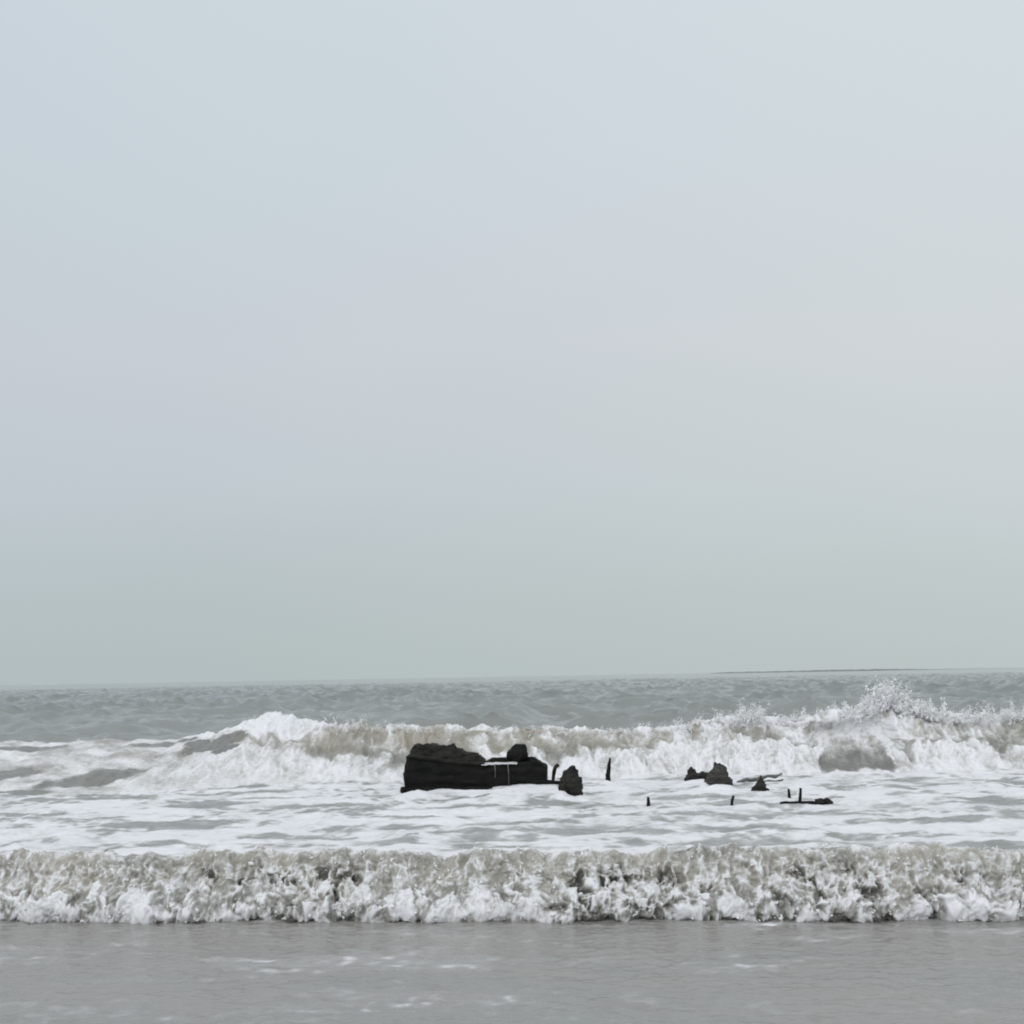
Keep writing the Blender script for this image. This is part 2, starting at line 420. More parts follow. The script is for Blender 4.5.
fine = fbm(X / .045, V / .045, 121, 3, .6)
lump = fbm(X / .26, V / .34, 123, 4, .55)
pit = open_ * (1 - low) * frontm * sstep(-0.02, 0.34, -turb + 0.25 * (0.5 - lace) + 0.04)
disp = low * (0.060 * puff + 0.06 * perlin(X / .3, V / .25, 122) + 0.018 * fine + 0.05)
disp += (1 - low) * frontm * (0.030 * streak + 0.014 * fine + 0.024 * rg + 0.12 * lump + 0.04 * turb)
disp -= 0.085 * pit
bk_ = sstep(0.7, 1.2, V)
disp = disp + bk_ * (0.02 * fbm(X / .6, V / .4, 125, 3))
edge = sstep(0, 0.06, V + 0.05)
disp *= np.where(V < 0, edge, 1)
disp *= np.clip(1 - (np.abs(X) - 8) / 0.6, 0, 1)
foam = low * (0.98 + 0.36 * (puff - 0.35) + 0.25 * fine + 0.25 * turb)
up = 0.57 - 0.17 * sstep(.22, .5, V) + 0.40 * streak + 0.24 * rg + 0.44 * turb + 0.22 * lace * sstep(.02, .2, mid) + 0.2 * fine - 0.56 * pit
crestw = sstep(0.58, 0.70, V) * (1 - sstep(0.9, 1.5, V))
up += crestw * (0.16 + 0.5 * fbm(X / .3, V / .12, 126, 4))
backf = 0.60 + 0.6 * fbm(X / .8, V / .4, 127, 4)
foam = np.maximum(foam, (1 - low) * ((1 - bk_) * up + bk_ * backf))
foam -= 0.7 * (1 - sstep(0.0, 0.06, V + 0.05 * fbm(X / .12, .5, 133, 3)))
foam -= 0.8 * sstep(.42, .62, fbm(X / .5, .7, 134, 2) + .25 * tear + .5 * fbm(X / .06, V / .05, 135, 3)) * (1 - sstep(0.03, 0.14, V))
silt = np.clip(sstep(0.08, 0.36, V) * (0.62 + 1.1 * fbm(X / .8, V / .5, 128, 3)) - 0.95 * pit, 0, 1)
PY = near_line(X) + DY + NY * disp
PZ = ZZ + NZ * disp
PX = X + 0.03 * disp / 0.05 * perlin(X / .2, V / .2, 129)
near = struct(grid_mesh("breaking_wave", np.stack([PX, PY, PZ], -1), {"foam": foam, "silt": silt}, M_NEAR))
NEAR = dict(xs=xs, PX=PX, PY=PY, PZ=PZ, V=V, low=low)

# --- far breaker
NV = 190
front = np.linspace(0, 1, 150); back = np.linspace(1, 2, 60)[1:]
tt = np.concatenate([front, back])
xs = np.arange(-19, 19, 0.026)
X, T = np.meshgrid(xs, tt)
h = far_height(xs)[None, :]; run = far_run(xs)[None, :]; line = far_line(xs)[None, :]
spent = sstep(-6.0, -9.0, xs)[None, :]                  # at the left the wave has already collapsed into a slope
VH = T * h
# the face: concave with a steep top where it still breaks, a plain slope where it is spent
T1 = np.clip(T, 0, 1)
zc = (1 - spent) * (T1 ** 1.25 * 0.80 + 0.20 * np.sin(T1 * math.pi / 2)) + spent * (0.6 * T1 + 0.4 * sstep(0, 1, T1))
hol_c, hol_w = at_depth(850, 752, 28.6).x, 0.95
hollow = np.exp(-((X + 0.22 * fbm(X / .5, VH / .4, 170, 4) - hol_c) / hol_w) ** 6)
fwd = T1 ** (1 - 0.35 * (1 - spent))
dy = -run * (1 - fwd)
dy = dy - (1 - spent) * 0.10 * np.sin(np.clip(T1, 0, 1) * math.pi) * 0
dy += hollow * 0.45 * np.sin(np.clip(T1 * 1.1, 0, 1) * math.pi) - hollow * 0.25 * sstep(0.6, 0.95, T1)
zf = h * zc - 0.10 * (1 - sstep(0, 0.06, T1))
tb = np.clip(T - 1, 0, 1)
dyb = tb * 13.0
zb = h * (1 - sstep(0, 1, tb) * 1.15)
zb = h * np.exp(-(tb * 2.6) ** 1.6) - 0.35 * tb
B = T > 1
DYt = np.where(B, dyb, dy); ZT = np.where(B, zb, zf)
VV = np.where(B, 1.0 * h + tb * 13, T1 * h)             # metres up the face
wxx = X + 0.15 * perlin(X / .5, VV / .5, 141); wv = VV + 0.15 * perlin(X / .5, VV / .5, 142)
torn = fbm(X / 1.5, VV / 0.9, 143, 3)
low_h = np.interp(xs, FXW, [.5, .5, .6, .9, 1.0, .72, .66, .60, .58, .55, .6, .72, .60, .45, .3, .6, .75]) + 0.12 * perlin(xs / 0.9, 4.4, 144) + 0.07 * perlin(xs / 0.33, 4.4, 145)
low = 1 - sstep(-0.24, 0.24, VV - low_h[None, :] + 0.55 * fbm(X / .9 + .3 * fbm(X / .4, VV / .4, 177, 3), VV / .6, 146, 4, .5) + .22 * perlin(X / 2.4, .4, 179))
low = np.where(B, 0, low)
arch = 0.64 * (np.clip(1 - ((X + 0.25 * perlin(X / .5, VV / .5, 171) - hol_c - 0.02) / 0.98) ** 2, -1, 1)) + 0.42 * fbm(X / .55, VV / .45, 172, 5, .62)
glass = sstep(0.02, 0.10, T1 + .05 * perlin(X / .3, .5, 173)) * (1 - sstep(-0.12, 0.10, T1 - arch)) * (~B)
low = low * (1 - 0.96 * glass)
wxx = X + 0.22 * fbm(X / .35, VV / .4, 161, 3); wv = VV + 0.25 * fbm(X / .4, VV / .5, 162, 3)
f1, f2 = worley(wxx / 0.30, wv / 0.5, 149); lace = 1 - sstep(0.0, 0.40, f2 - f1)
streak = fbm(wxx / 0.22, wv / 0.6, 150, 5, .6)
turb = fbm(wxx / .45, wv / .42, 163, 5, .62)
puff = 1 - billow(wxx / .55, wv / .42, 151, 5, 0.6) * 2.2
fine = fbm(X / .11, VV / .1, 152, 3, .6)
soft = np.interp(xs, [(60 - 512) * .0236, (200 - 512) * .0236, (420 - 512) * .0236, (560 - 512) * .0236], [0.45, 0.45, 0.6, 1.0])[None, :]
fm = np.where(B, np.exp(-(tb * 10) ** 2), 1.0)
disp = low * soft * (0.30 * fbm(X / 1.8, VV / 1.4, 178, 2) + 0.22 * puff + 0.18 * fbm(X / .9, VV / .7, 153, 3) + 0.03 * fine + 0.06) * (1 - 0.5 * spent)
disp += (1 - low) * fm * (1 - spent) * (1 - glass) * (0.07 * streak + 0.04 * fine + 0.03 * (lace - 0.4) + 0.09 * turb + 0.16 * fbm(X / .8, VV / .8, 154, 3))
disp += glass * 0.06 * fbm(X / .5, VV / .25, 175, 4)
disp += spent * 0.07 * fbm(X / .9, (line + DYt) / .7, 155, 4)
burst = np.exp(-((X + 5.6) / 0.9) ** 2) * np.where(B, np.exp(-(tb * 8) ** 2), sstep(.1, .6, T1))
disp += burst * (0.17 + 0.20 * fbm(X / .6, VV / .5, 182, 4, .6))
disp *= np.where(B, 1, sstep(0.02, 0.22, T1))
foam = low * (0.80 + soft * (0.30 * (puff - 0.3) + 0.12 * fine + .30 * turb))
up = 0.40 + 0.26 * streak + 0.10 * lace + 0.14 * fine + 0.50 * turb + 0.45 * torn
cw = np.where(B, np.exp(-(tb / 0.05) ** 2), sstep(0.86, 1.0, T1))
up += cw * (0.22 + 0.35 * fbm(X / .5, VV / .2, 156, 3))
up = np.where(B, up * np.exp(-(tb / 0.10) ** 2), up)
rgt = np.interp(xs, [(240 - 512) * .0236, (330 - 512) * .0236, (560 - 512) * .0236, (720 - 512) * .0236], [0.40, 0.0, 0.05, 0.30])[None, :] * (~B)
up += rgt + .5 * burst
siltx = np.interp(xs, [(230 - 512) * .0236, (320 - 512) * .0236, (600 - 512) * .0236, (760 - 512) * .0236], [0.1, 1.0, 0.9, 0.45])[None, :]
foam = np.maximum(foam, (1 - low) * up)
foam = foam + 0.45 * np.exp(-((T1 - arch - 0.13) / 0.09) ** 2) * (arch > .05) * (~B)
foam = foam * (1 - glass) + glass * (0.26 + 0.35 * sstep(.1, .5, T1) + 0.30 * fbm(X / .14, VV / .7, 181, 4, .6) + 0.55 * fbm(X / .3, VV / .22, 174, 5, .65) + 0.25 * sstep(.3, .7, T1))
# the spent slope at the left: foam with patches of bare grey water
sl = 0.72 + 0.55 * fbm(X / 1.3 + DYt * .4, (line + DYt) / 0.9, 157, 5, .6)
hl = np.zeros_like(X)
def wave_hole(px, py, w, hgt, t0, lean=0.7):
    global hl
    c = (px - 512) * 0.0225
    q = ((X - c - lean * (T1 - t0) * 3.0) / (w / 2 * .0225)) ** 2 + ((T1 - t0) / hgt) ** 2 + 0.9 * fbm(X / .8 + T1 * 2, T1 / .2, 158, 5, .65)
    hl = np.maximum(hl, 1 - sstep(0.25, 1.2, q))
wave_hole(120, 778, 62, 0.17, 0.30, 1.2); wave_hole(206, 753, 58, 0.15, 0.70, 0.6); wave_hole(222, 762, 30, 0.07, 0.55, 0.4); wave_hole(186, 746, 26, 0.07, 0.80, 0.4); wave_hole(148, 748, 66, 0.07, 0.88, 1.2)
wave_hole(0, 773, 130, 0.13, 0.36, 0.8); wave_hole(15, 750, 80, 0.06, 0.84); wave_hole(60, 790, 80, .045, 0.08)
foam = np.where(B, foam * (1 - spent) + spent * 0.8 * np.exp(-(tb / 0.03) ** 2), foam * (1 - spent) + spent * sl)
silt = np.clip(np.where(B, 0.7 * np.exp(-(tb / .2) ** 2), sstep(0.3, 0.75, T1) * (0.8 + 0.5 * fbm(X / 1.2, VV / .5, 159, 3))) * siltx * (1 - spent) * (1 - 0.8 * glass) + 0.15 * spent, 0, 1)
# outward normal of the face
foam = foam - np.where(B, 0, hl) * (0.98 + 0.7 * fbm(X / .35, VV / .2, 176, 4, .65))
gy = np.gradient(DYt, axis=0); gz = np.gradient(ZT, axis=0); gl = np.hypot(gy, gz) + 1e-9
PY = line + DYt - gz / gl * disp
PZ = ZT + gy / gl * disp
PX = X + 0.0 * PY
# seaward of the crest the back carries the open sea's chop
chop = 0.10 * perlin(X / 1.6, PY / 1.2, 73) + 0.10 * fbm(X / 3, PY / 2, 160, 3)
PZ = PZ + np.where(B, sstep(0, .3, tb), 0) * chop
far = struct(grid_mesh("breaking_wave", np.stack([PX, PY, PZ], -1), {"foam": foam, "silt": silt}, M_FAR))

# ------------------------------------------------------------------ spray: drops and torn strands thrown up by both breakers
def ico():
    bm = bmesh.new(); bmesh.ops.create_icosphere(bm, subdivisions=1, radius=1.0)
    v = np.array([x.co[:] for x in bm.verts]); f = np.array([[q.index for q in p.verts] for p in bm.faces]); bm.free()
    return v, f
IV, IF = ico()
drops = []                                             # x, y, z, r, stretch dx, dy, dz
def jet(p, vel, n, r0, spread, tmax):
    p = np.array(p); vel = np.array(vel)
    t = np.sort(RNG.uniform(0, tmax, n))
    wob = RNG.normal(0, 1, (n, 3)) * spread * (0.25 + t[:, None] / tmax)
    q = p + vel * t[:, None] + np.array([0, 0, -4.9]) * t[:, None] ** 2 + wob
    vv = vel + np.array([0, 0, -9.8]) * t[:, None]
    vv /= np.linalg.norm(vv, axis=1)[:, None]
    r = r0 * RNG.lognormal(-0.35, 0.5, n) * (1.15 - 0.75 * t / tmax)
    for a, b_, c in zip(q, r, vv): drops.append((*a, b_, *c))

# far breaker: where along the shore it throws spray, and how much
def far_spray(px, n, vz, r0, sp, tm=None, side=0.0, nd_=44):
    n = int(n * 2.2); r0 *= 0.46
    for _ in range(n):
        x = (px + RNG.normal(0, sp) - 512) * .0236
        y = float(far_line(np.array(x))) + RNG.uniform(-0.35, 0.15)
        z = float(far_height(np.array(x))) - RNG.uniform(0.02, 0.22)
        v = max(0.5, RNG.normal(vz, vz * 0.33))
        jet((x, y, z), (RNG.normal(side, 0.55), RNG.normal(-0.5, 0.4), v), nd_, r0, 0.03, (tm or 1.25) * v / 9.8)
for a in ((874, 60, 2.1, .027, 9), (868, 90, 1.5, .03, 20), (850, 60, 1.5, .026, 20), (905, 46, 1.5, .024, 18), (742, 40, 1.8, .022, 8), (722, 22, 1.8, .019, 12), (785, 20, 1.5, .018, 18),
          (955, 26, 1.5, .02, 14), (1000, 50, 1.6, .024, 25), (1050, 40, 1.6, .024, 25), (262, 26, 1.3, .018, 16), (310, 22, 1.5, .017, 14), (350, 18, 1.6, .017, 14),
          (395, 12, 1.2, .017, 20), (520, 16, 1.1, .016, 60), (640, 22, 1.2, .017, 30), (690, 18, 1.4, .018, 16), (20, 12, .8, .016, 60)):
    far_spray(*a)
# near breaker: short jets off the crest and clods round its foot
for _ in range(420):
    x = RNG.uniform(-8, 8); i = int(np.argmin(np.abs(NEAR['xs'] - x)))
    j = int(RNG.integers(105, 172))
    v = abs(RNG.normal(0.55, 0.3))
    jet((NEAR['PX'][j, i], NEAR['PY'][j, i], NEAR['PZ'][j, i]), (RNG.normal(0, 0.25), RNG.normal(-0.35, 0.25), v), 9, .0062, .012, 1.5 * v / 9.8)
for _ in range(700):
    x = RNG.uniform(-8, 8); i = int(np.argmin(np.abs(NEAR['xs'] - x)))
    j = int(RNG.integers(45, 85))
    v = abs(RNG.normal(0.6, 0.35))
    jet((NEAR['PX'][j, i], NEAR['PY'][j, i], NEAR['PZ'][j, i]), (RNG.normal(0, 0.3), RNG.normal(-0.5, 0.25), v), 7, .008, .014, 1.4 * v / 9.8)
D = np.array(drops)
D = D[D[:, 2] > 0.01]
ax = D[:, 4:7]; st = RNG.uniform(1.0, 2.4, len(D))
base = IV[None] * (D[:, 3, None, None]) * RNG.uniform(0.75, 1.25, (len(D), len(IV), 1))
al = (base * ax[:, None, :]).sum(-1, keepdims=True)
VX = D[:, None, :3] + base + al * ax[:, None, :] * (st - 1)[:, None, None]
FX_ = IF[None] + (np.arange(len(D)) * len(IV))[:, None, None]
spray = raw_mesh("spray", VX, FX_, {}, M_FOAM, n=3)
struct(spray, 'stuff', "white spray and torn drops thrown up along both breaking waves")

# ------------------------------------------------------------------ solid things
def noisy(co, amp, freq, seed):
    o = Vector((seed * 7.3, seed * 3.1, seed * 5.7))
    n3 = lambda p: Vector((mnoise.noise(p), mnoise.noise(p + Vector((31.7, 5.1, 9.4))), mnoise.noise(p + Vector((3.3, 47.2, 15.9)))))
    return n3(co * freq + o) * amp + n3(co * freq * 3.1 + o) * amp * 0.5

def add_rock(bm, c, size, seed, amp=0.22, sub=4, tilt=0.0, power=1.0):
    r = bmesh.ops.create_icosphere(bm, subdivisions=sub, radius=1.0)
    rot = Matrix.Rotation(tilt, 3, 'Y')
    for v in r['verts']:
        n = v.co.normalized(); d = 1 + amp * mnoise.noise(n * 1.4 + Vector((seed, 0, 0))) + amp * 0.6 * mnoise.noise(n * 3.6 + Vector((0, seed, 0))) + amp * .3 * mnoise.noise(n * 8 + Vector((0, 0, seed)))
        q = Vector((math.copysign(abs(n.x) ** power, n.x), math.copysign(abs(n.y) ** power, n.y), math.copysign(abs(n.z) ** power, n.z)))
        v.co = rot @ Vector((q.x * size[0] * d, q.y * size[1] * d, q.z * size[2] * d)) + Vector(c)

def add_tube(bm, pts, rad, seed, seg=10, amp=0.12, cap=True):
    pts = [Vector(p) for p in pts]; rings = []
    # subdivide the path
    fine = []; rr = []
    for i in range(len(pts) - 1):
        k = max(2, int((pts[i + 1] - pts[i]).length / 0.04))
        for j in range(k):
            fine.append(pts[i].lerp(pts[i + 1], j / k)); rr.append(rad[i] + (rad[i + 1] - rad[i]) * j / k)
    fine.append(pts[-1]); rr.append(rad[-1])
    for i, p in enumerate(fine):
        d = (fine[min(i + 1, len(fine) - 1)] - fine[max(i - 1, 0)]).normalized()
        a = d.cross(Vector((0, 1, 0.13))).normalized(); b = d.cross(a)
        ring = []
        for k in range(seg):
            t = 2 * math.pi * k / seg
            q = (a * math.cos(t) + b * math.sin(t))
            e = rr[i] * (1 + amp * mnoise.noise(Vector((seed + q.x * 1.5, q.z * 1.5 + q.y, i * 0.35))) + amp * mnoise.noise(Vector((seed + q.x * 4, q.y * 4 + q.z * 4, i * 0.9))))
            ring.append(bm.verts.new(p + q * e))
        rings.append(ring)
    for r0, r1 in zip(rings, rings[1:]):
        for k in range(seg):
            bm.faces.new((r0[k], r0[(k + 1) % seg], r1[(k + 1) % seg], r1[k]))
    if cap:
        bm.faces.new(rings[0][::-1]); bm.faces.new(rings[-1])

def loft(bm, sections, nsub, nlen, amp, freq, seed, lap=0.0, shear=0.34):
    """Closed sections (same number of corners each), resampled, joined end to end, roughened."""
    S = []
    for a, b in zip(sections, sections[1:]):
        for j in range(nlen):
            S.append([Vector(p).lerp(Vector(q), j / nlen) for p, q in zip(a, b)])
    S.append([Vector(p) for p in sections[-1]])
    rings = []
    for s in S:
        ring = []
        n = len(s)
        for i in range(n):
            for j in range(nsub):
                co = s[i].lerp(s[(i + 1) % n], j / nsub)
                dlt = noisy(co, amp, freq, seed)
                if lap and i == 0:
                    f = (j / nsub * 4) % 1.0
                    dlt += Vector((0, -lap * (0.5 - f), 0))
                ring.append(bm.verts.new(co + dlt))
        rings.append(ring)
    m = len(rings[0])
    for r0, r1 in zip(rings, rings[1:]):
        for k in range(m):
            bm.faces.new((r0[k], r0[(k + 1) % m], r1[(k + 1) % m], r1[k]))
    bm.faces.new(rings[0][::-1]); bm.faces.new(rings[-1])
    if shear:
        for r_ in rings:
            for v in r_: v.co.x += shear * v.co.y

def part(name, bm, mat, parent=None, smooth=True):
    bmesh.ops.recalc_face_normals(bm, faces=bm.faces)
    me = bpy.data.meshes.new(name); bm.to_mesh(me); bm.free()
    for p in me.polygons: p.use_smooth = smooth
    me.materials.append(mat)
    o = bpy.data.objects.new(name, me); COL.objects.link(o)
    if parent: o.parent = parent
    return o

# --- the wreck: axis from its left end (nearer) to its right end
A = Vector((at(408, 793).x, at(408, 793).y, 0)); Bp = Vector((at(545, 787).x, at(545, 787).y, 0))
AX = (Bp - A); LEN = AX.length; ang = math.atan2(AX.y, AX.x)
wreck = empty("shipwreck", A, ang)
tag(wreck, "black waterlogged hull remains of a wooden boat lying in the foam", "shipwreck")
def wx_of(px):                                         # position along the axis for a photo column
    return (px - 408) / (545 - 408) * LEN
def wz_of(px, py):                                     # height there
    t = (px - 408) / 137.0
    p = at_depth(px, py, A.y + AX.y * t)
    return p.z
# lower hull side: planked, a flat ledge on top
secs = []
for px, top, dep, lean in ((405.5, 757, .50, .03), (412, 756, .75, .02), (440, 760, .95, .0), (470, 763.5, 1.0, .0), (500, 764, 1.0, .0), (522, 763, .95, .0), (538, 761, .8, .0), (545, 765, .6, .03), (546.5, 772, .45, .06)):
    x = wx_of(px); z = wz_of(px, top)
    secs.append([(x, lean, -.25), (x + .0, lean + .02, z), (x, .32, z + .01), (x, dep, z - .05), (x, dep + .12, -.25)])
bm = bmesh.new(); loft(bm, secs, 16, 10, .045, 4.2, 3, lap=.035)
part("hull", bm, M_WOOD, wreck)
# upper planking at the left, leaning back from the ledge, its top edge broken
secs = []
for px, py0, top, d0, d1 in ((408.5, 757, 760, .07, .5), (409.5, 757, 751, .06, .6), (412.5, 758, 745.2, .07, .75), (419, 760, 746.2, .08, .85), (430, 761, 745.4, .08, .85), (440, 762, 747.2, .09, .85), (449.5, 764, 745.6, .10, .85), (452.5, 764, 749.6, .10, .8),
                             (458, 764, 750.4, .12, .8), (461, 764.5, 753.6, .12, .8), (470, 765, 754.2, .14, .75), (474.5, 765, 754.6, .14, .75), (477, 765, 757.6, .15, .7), (483, 765, 761.8, .17, .6)):
    x = wx_of(px); z0 = wz_of(px, py0); z = wz_of(px, top)
    secs.append([(x, d0, z0 - .05), (x, d0 + .12, z0 + (z - z0) * .55), (x, d0 + .24, z), (x, d1, z - .02), (x, d1 + .05, z0 - .05)])
bm = bmesh.new(); loft(bm, secs, 12, 9, .045, 6.5, 5, lap=.015)
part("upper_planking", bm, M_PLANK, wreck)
# rail along the break between the two, its highlight put into the lighter plank colour
bm = bmesh.new()
add_tube(bm, [(wx_of(px), .03, wz_of(px, py)) for px, py in ((409, 756), (420, 757.5), (440, 760.5), (455, 762.5), (468, 764), (484, 764))], [.035, .04, .04, .038, .034, .02], 4, 8)
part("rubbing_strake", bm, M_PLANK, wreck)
# low frames behind the ledge
bm = bmesh.new()
secs = []
for px, top in ((484, 762.5), (490, 759.6), (498, 758.8), (506, 759.2), (512, 760), (517, 762)):
    x = wx_of(px); z = wz_of(px, top); zb = wz_of(px, 768)
    secs.append([(x, .33, zb), (x, .34, z - .02), (x, .42, z), (x, .60, z - .01), (x, .66, zb)])
loft(bm, secs, 4, 4, .015, 6, 8)
part("deck_beam", bm, M_WOOD, wreck)
# knob of timber at the right
bm = bmesh.new()
c = wx_of(524); zt = wz_of(524, 745); zb = wz_of(524, 764)
add_rock(bm, (wx_of(523), .38, (zt + zb) / 2 - .02), (.19, .2, (zt - zb) / 2 + .05), 2.2, .25, 4, .35)
add_rock(bm, (wx_of(528), .36, zt - .08), (.085, .1, .085), 5.2, .25, 3)
part("stem_stump", bm, M_WOOD, wreck)
bm = bmesh.new()
add_rock(bm, (wx_of(537), .34, wz_of(537, 773)), (.155, .3, .285), 7.4, .14, 4, 0.0, .75)
part("quarter_timber", bm, M_WOOD, wreck)
# keel log poking out at the left foot
bm = bmesh.new()
add_tube(bm, [(wx_of(px), -.06, wz_of(px, py)) for px, py in ((400.5, 790.5), (404, 790.5), (420, 790.5), (450, 789.5), (490, 787.5))], [.075, .085, .07, .06, .03], 6, 12, .2)
part("keel", bm, M_WOOD, wreck)
bm = bmesh.new()
add_tube(bm, [(wx_of(px), .1, wz_of(px, py)) for px, py in ((534, 782), (544, 782.5), (553, 783.4), (566, 784))], [.07, .075, .06, .05], 9, 8, .2)
part("broken_floor_timber", bm, M_WOOD, wreck)
# sea foam left on the ledge and two trickles running off it
bm = bmesh.new()
secs = []
for k, (px, w) in enumerate(((481, .001), (485, .004), (489, .009), (494, .012), (499, .017), (504, .010), (509, .016), (514, .009), (517, .001))):
    x = wx_of(px); z = wz_of(px, 764.6 - .12 * k)
    secs.append([(x, -.030, z - .008), (x, -.022, z + w * .8), (x, .12, z + w + .012), (x, .3, z + w), (x, .3, z - .015)])
loft(bm, secs, 4, 5, .014, 9, 3)
m_, nt_, b_ = new_mat("ledge_foam"); b_.inputs['Base Color'].default_value = (.60, .60, .60, 1); b_.inputs['Roughness'].default_value = .5
fo = part("foam", bm, m_, wreck)
m_, nt_, b_ = new_mat("running_water"); b_.inputs['Base Color'].default_value = (.15, .15, .145, 1); b_.inputs['Roughness'].default_value = .3
for px, bot, lb in ((493.5, 778, "left trickle, ending halfway down the hull"), (507, 786, "right trickle, running all the way down the hull")):
    bm = bmesh.new()
    p0 = (wx_of(px), -.03, wz_of(px, 764.5)); p1 = (wx_of(px + .4), -.05, wz_of(px, (764 + bot) / 2)); p2 = (wx_of(px + .1), -.055, wz_of(px, bot))
    add_tube(bm, [p0, p1, p2], [.010, .006, .004], px, 6, .7)
    tr_ = part("trickle", bm, m_, fo); tr_['label'] = lb

def thing_rock(name, px, py, wpx, hpx, label, cat, mat, seed, tilt=0.0, group=None, amp=.2, depth=.9, power=1.0):
    base = at(px, py); s = base.y / F_PX
    bm = bmesh.new()
    H = hpx * s
    add_rock(bm, (0, 0, H * .35), (wpx * s / 2, wpx * s / 2 * depth, H * .65), seed, amp, 4, tilt, power)
    o = part(name, bm, mat); o.location = base + Vector((0, .05, 0)); tag(o, label, cat, group)
    return o
def ragged_rock(name, px, py, lumps, label, cat, mat, group):
    """Several knobs grown together: (column, row of the middle, half width, half height, seed) in photo units."""
    base = at(px, py); s_ = base.y / F_PX; bm = bmesh.new()
    for cx, cy, hw, hh, sd_ in lumps:
        q = at_depth(cx, cy, base.y) - base
        add_rock(bm, (q.x, .06 * math.sin(sd_), q.z), (hw * s_, hw * s_ * .9, hh * s_), sd_, .34, 4, .2 * math.sin(sd_ * 3))
    o = part(name, bm, mat); o.location = base; tag(o, label, cat, group); return o
ragged_rock("rock", 570.5, 799, [(571.5, 778.5, 8.0, 11.5, 3.1), (574.5, 785, 7, 10, 4.4), (566, 779, 5, 7, 2.2), (565, 788, 5.5, 8, 6.6), (572, 795, 9.5, 8, 1.9)],
            "dark upright rounded rock with foam round its foot beside the hull's right end", "rock", M_ROCK, "rocks around the wreck")
ragged_rock("rock", 716, 789, [(719, 775, 8.5, 11, 11.7), (716, 780, 9, 10, 4.4), (711, 785, 7, 7, 2.9), (724, 784, 8, 7, 7.7), (732, 788, 7, 2.6, 5.1), (738, 789, 4, 1.4, 3.3)],
            "rounded grey brown boulder, biggest of those between hull and splash", "rock", M_GREYROCK, "rocks around the wreck")
ragged_rock("rock", 697, 781, [(692, 774.5, 4.5, 6.5, 1.1), (688.5, 779, 4, 4, 3.7), (697, 777.5, 8, 4.5, 6.2), (704, 777, 6, 5, 1.2), (699, 780, 10, 3, 9.4)],
            "low black rock with a raised left corner touching the rounded boulder", "rock", M_ROCK, "rocks around the wreck")
thing_rock("rock", 846, 766, 17, 7, "dark rock low at the foot of the hollow glassy wave face", "rock", M_GREYROCK, 4.9, .0, "rocks around the wreck", .3)
thing_rock("rock", 803, 767.5, 9, 3.5, "tiny dark rock just left of the hollow wave face", "rock", M_GREYROCK, 6.1, .0, "rocks around the wreck", .3)

def thing_post(name, pts, rad, label, cat, mat, seed, group=None, foot=None, seg=8, amp=.2):
    """pts as photo columns and rows; the first is the foot on the water."""
    base = at(*pts[0]); s = base.y / F_PX
    loc = [Vector((0, 0, -.25))] + [at_depth(px, py, base.y) - base for px, py in pts]
    bm = bmesh.new(); add_tube(bm, loc, [rad[0] * s] + [r * s for r in rad], seed, seg, amp)
    if foot:
        q = at_depth(foot[0], foot[1], base.y) - base
        add_rock(bm, (q.x, 0, q.z), (foot[2] * s, foot[2] * s, foot[3] * s), seed, .2, 2)
    o = part(name, bm, mat); o.location = base; tag(o, label, cat, group)
    return o
G = "stakes standing around the wreck"
thing_post("post", [(608, 783.5), (608, 775), (609.2, 766), (610, 757.5)], [2.6, 2.4, 1.9, .7], "tall tapering black stake standing alone right of the hull", "post", M_WOOD, 1.0, G, (611.5, 783.5, 4, 1.2))
thing_post("post", [(648.5, 807), (648.5, 802), (648, 797)], [1.8, 1.6, 1.2], "short black stake in foam, left of the thin leaning stake", "post", M_WOOD, 2.0, G)
thing_post("post", [(731.8, 806), (732.2, 801), (733.6, 795.5)], [1.5, 1.5, 1.2], "thin leaning stake in foam in front of the rounded boulder", "post", M_WOOD, 3.0, G)
thing_post("post", [(789.5, 799), (789, 794), (788.6, 788.8)], [1.6, 1.4, 1.1], "short stake rising just behind the left half of the low floating beam", "post", M_WOOD, 4.0, G, (791, 799, 3, 1))
thing_post("post", [(800, 805), (800.2, 796), (800.6, 788)], [1.7, 1.5, 1.2], "slim straight stake standing upright against the low beam", "post", M_WOOD, 5.0, G)
thing_post("iron_hook", [(552.5, 785), (553.5, 776), (555, 768), (557.5, 765.2), (559, 766.5)], [1.6, 1.7, 1.9, 2.0, 1.3], "bent black hook shaped bar between hull and upright rock", "hook", M_IRON, 6.0)

# low beam awash, with a lump at its right end
b0 = at(780, 805); 
beam = empty("timber_beam", b0); tag(beam, "low black beam awash with a knotty lump at its right end", "beam")
def rel(px, py): return at_depth(px, py, b0.y) - b0
bm = bmesh.new(); s = b0.y / F_PX
add_tube(bm, [rel(780, 803), rel(792, 803.2), rel(806, 803), rel(820, 802.6), rel(833, 802.5)], [1.2 * s, 1.9 * s, 1.9 * s, 2 * s, 1.2 * s], 2.0, 9, .3)
part("plank", bm, M_WOOD, beam)
bm = bmesh.new()
q = rel(820, 801); add_rock(bm, q, (5 * s, 4 * s, 2.7 * s), 3.0, .35, 3)
q = rel(828, 800.8); add_rock(bm, q, (4.5 * s, 4 * s, 2.4 * s), 9.0, .35, 3, .4)
part("knot", bm, M_ROCK, beam)

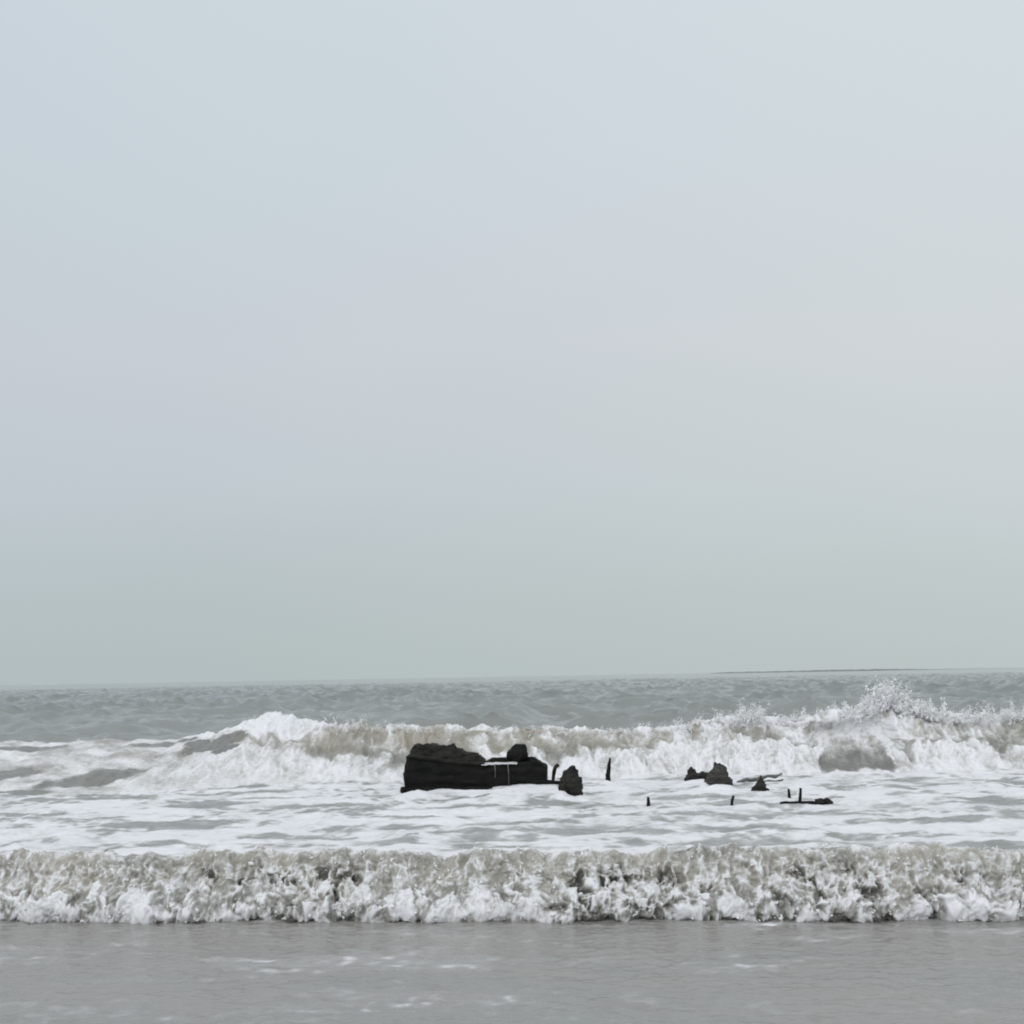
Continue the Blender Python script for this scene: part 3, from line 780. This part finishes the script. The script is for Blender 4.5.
# pointed stump and grey driftwood sticks behind the boulder
b1 = at(760, 792.5); s = b1.y / F_PX
bm = bmesh.new()
rl = lambda px, py: at_depth(px, py, b1.y) - b1
add_tube(bm, [rl(760.5, 795), rl(760.5, 788), rl(761, 782), rl(760.8, 775.5)], [9.5 * s, 6.5 * s, 3.0 * s, .7 * s], 7.0, 14, .38)
for cx, cy, r_, sd_ in ((755, 790.5, 3.6, 2.1), (766, 791.5, 4.0, 5.3), (763.5, 785, 2.6, 3.9), (757.5, 786, 2.2, 8.8)):
    q = rl(cx, cy); add_rock(bm, (q.x, .0, q.z), (r_ * s, r_ * s, r_ * .8 * s), sd_, .35, 3)
o = part("stump", bm, M_ROCK); o.location = b1; tag(o, "dark pointed stump shaped like a small cone in front of grey driftwood", "stump")
for pts, rad, lab, sd_ in (([(737, 782), (746, 779.4), (752, 780.2), (762, 778.4), (768, 776), (775, 776.8), (782, 773.6)], [.8, 1.8, 1.5, 2.0, 1.3, 1.8, .9], "upper grey driftwood branch half buried in foam behind the pointed stump", 1.0),
                           ([(742, 785), (751, 783.6), (760, 783.8), (768, 781.4), (775, 781.8), (783, 779.6)], [.8, 1.6, 1.2, 1.7, 1.1, .7], "lower grey driftwood branch half buried in foam behind the pointed stump", 2.0)):
    base = at(pts[0][0], 785); s = base.y / F_PX
    bm = bmesh.new(); add_tube(bm, [at_depth(px, py, base.y + .1 * i) - base for i, (px, py) in enumerate(pts)], [r * s for r in rad], sd_, 8, .3)
    o = part("driftwood", bm, M_DRIFT); o.location = base; tag(o, lab, "driftwood", "driftwood behind the pointed stump")

# ------------------------------------------------------------------ a long low spit on the horizon
def headland():
    y0 = 2600.0
    pxs = np.linspace(705, 1010, 160)
    xs = (pxs - 512) * y0 / F_PX
    hh = np.interp(pxs, [705, 715, 730, 800, 860, 905, 925, 1010], [0, 1.5, 2.4, 3.0, 3.2, 2.6, 1.0, 0.2]) * (1 + .25 * perlin(pxs / 6, .5, 200) + .15 * perlin(pxs / 2, .5, 201))
    prof = np.array([(-60, -.3), (-30, .45), (-10, .9), (0, 1.0), (30, .8), (90, -.3)])
    P = np.zeros((len(prof), len(xs), 3))
    for i, (dy, k) in enumerate(prof):
        P[i, :, 0] = xs; P[i, :, 1] = y0 + dy; P[i, :, 2] = hh * k + (-1 if k < 0 else 0)
    m, nt, b = new_mat("hazed_spit_scrub")  # scrub colour lightened to stand in for distance haze
    pos = nd(nt, "ShaderNodeNewGeometry").outputs['Position']
    nt.links.new(ramp(nt, noise_tex(nt, pos, .02, 5, .6), [(.35, (.18, .195, .19, 1)), (.65, (.24, .255, .25, 1))]).outputs[0], b.inputs['Base Color'])
    b.inputs['Roughness'].default_value = .9
    struct(grid_mesh("headland", P, {}, m))
headland()

# ------------------------------------------------------------------ render settings
scene.render.engine = 'CYCLES'
scene.cycles.use_denoising = True
try: scene.cycles.denoiser = 'OPENIMAGEDENOISE'
except Exception: pass
scene.cycles.max_bounces = 6
scene.cycles.filter_width = 2.0
scene.view_settings.view_transform = 'Standard'
scene.view_settings.look = 'None'
scene.view_settings.exposure = 0.0
scene.view_settings.gamma = 1.0
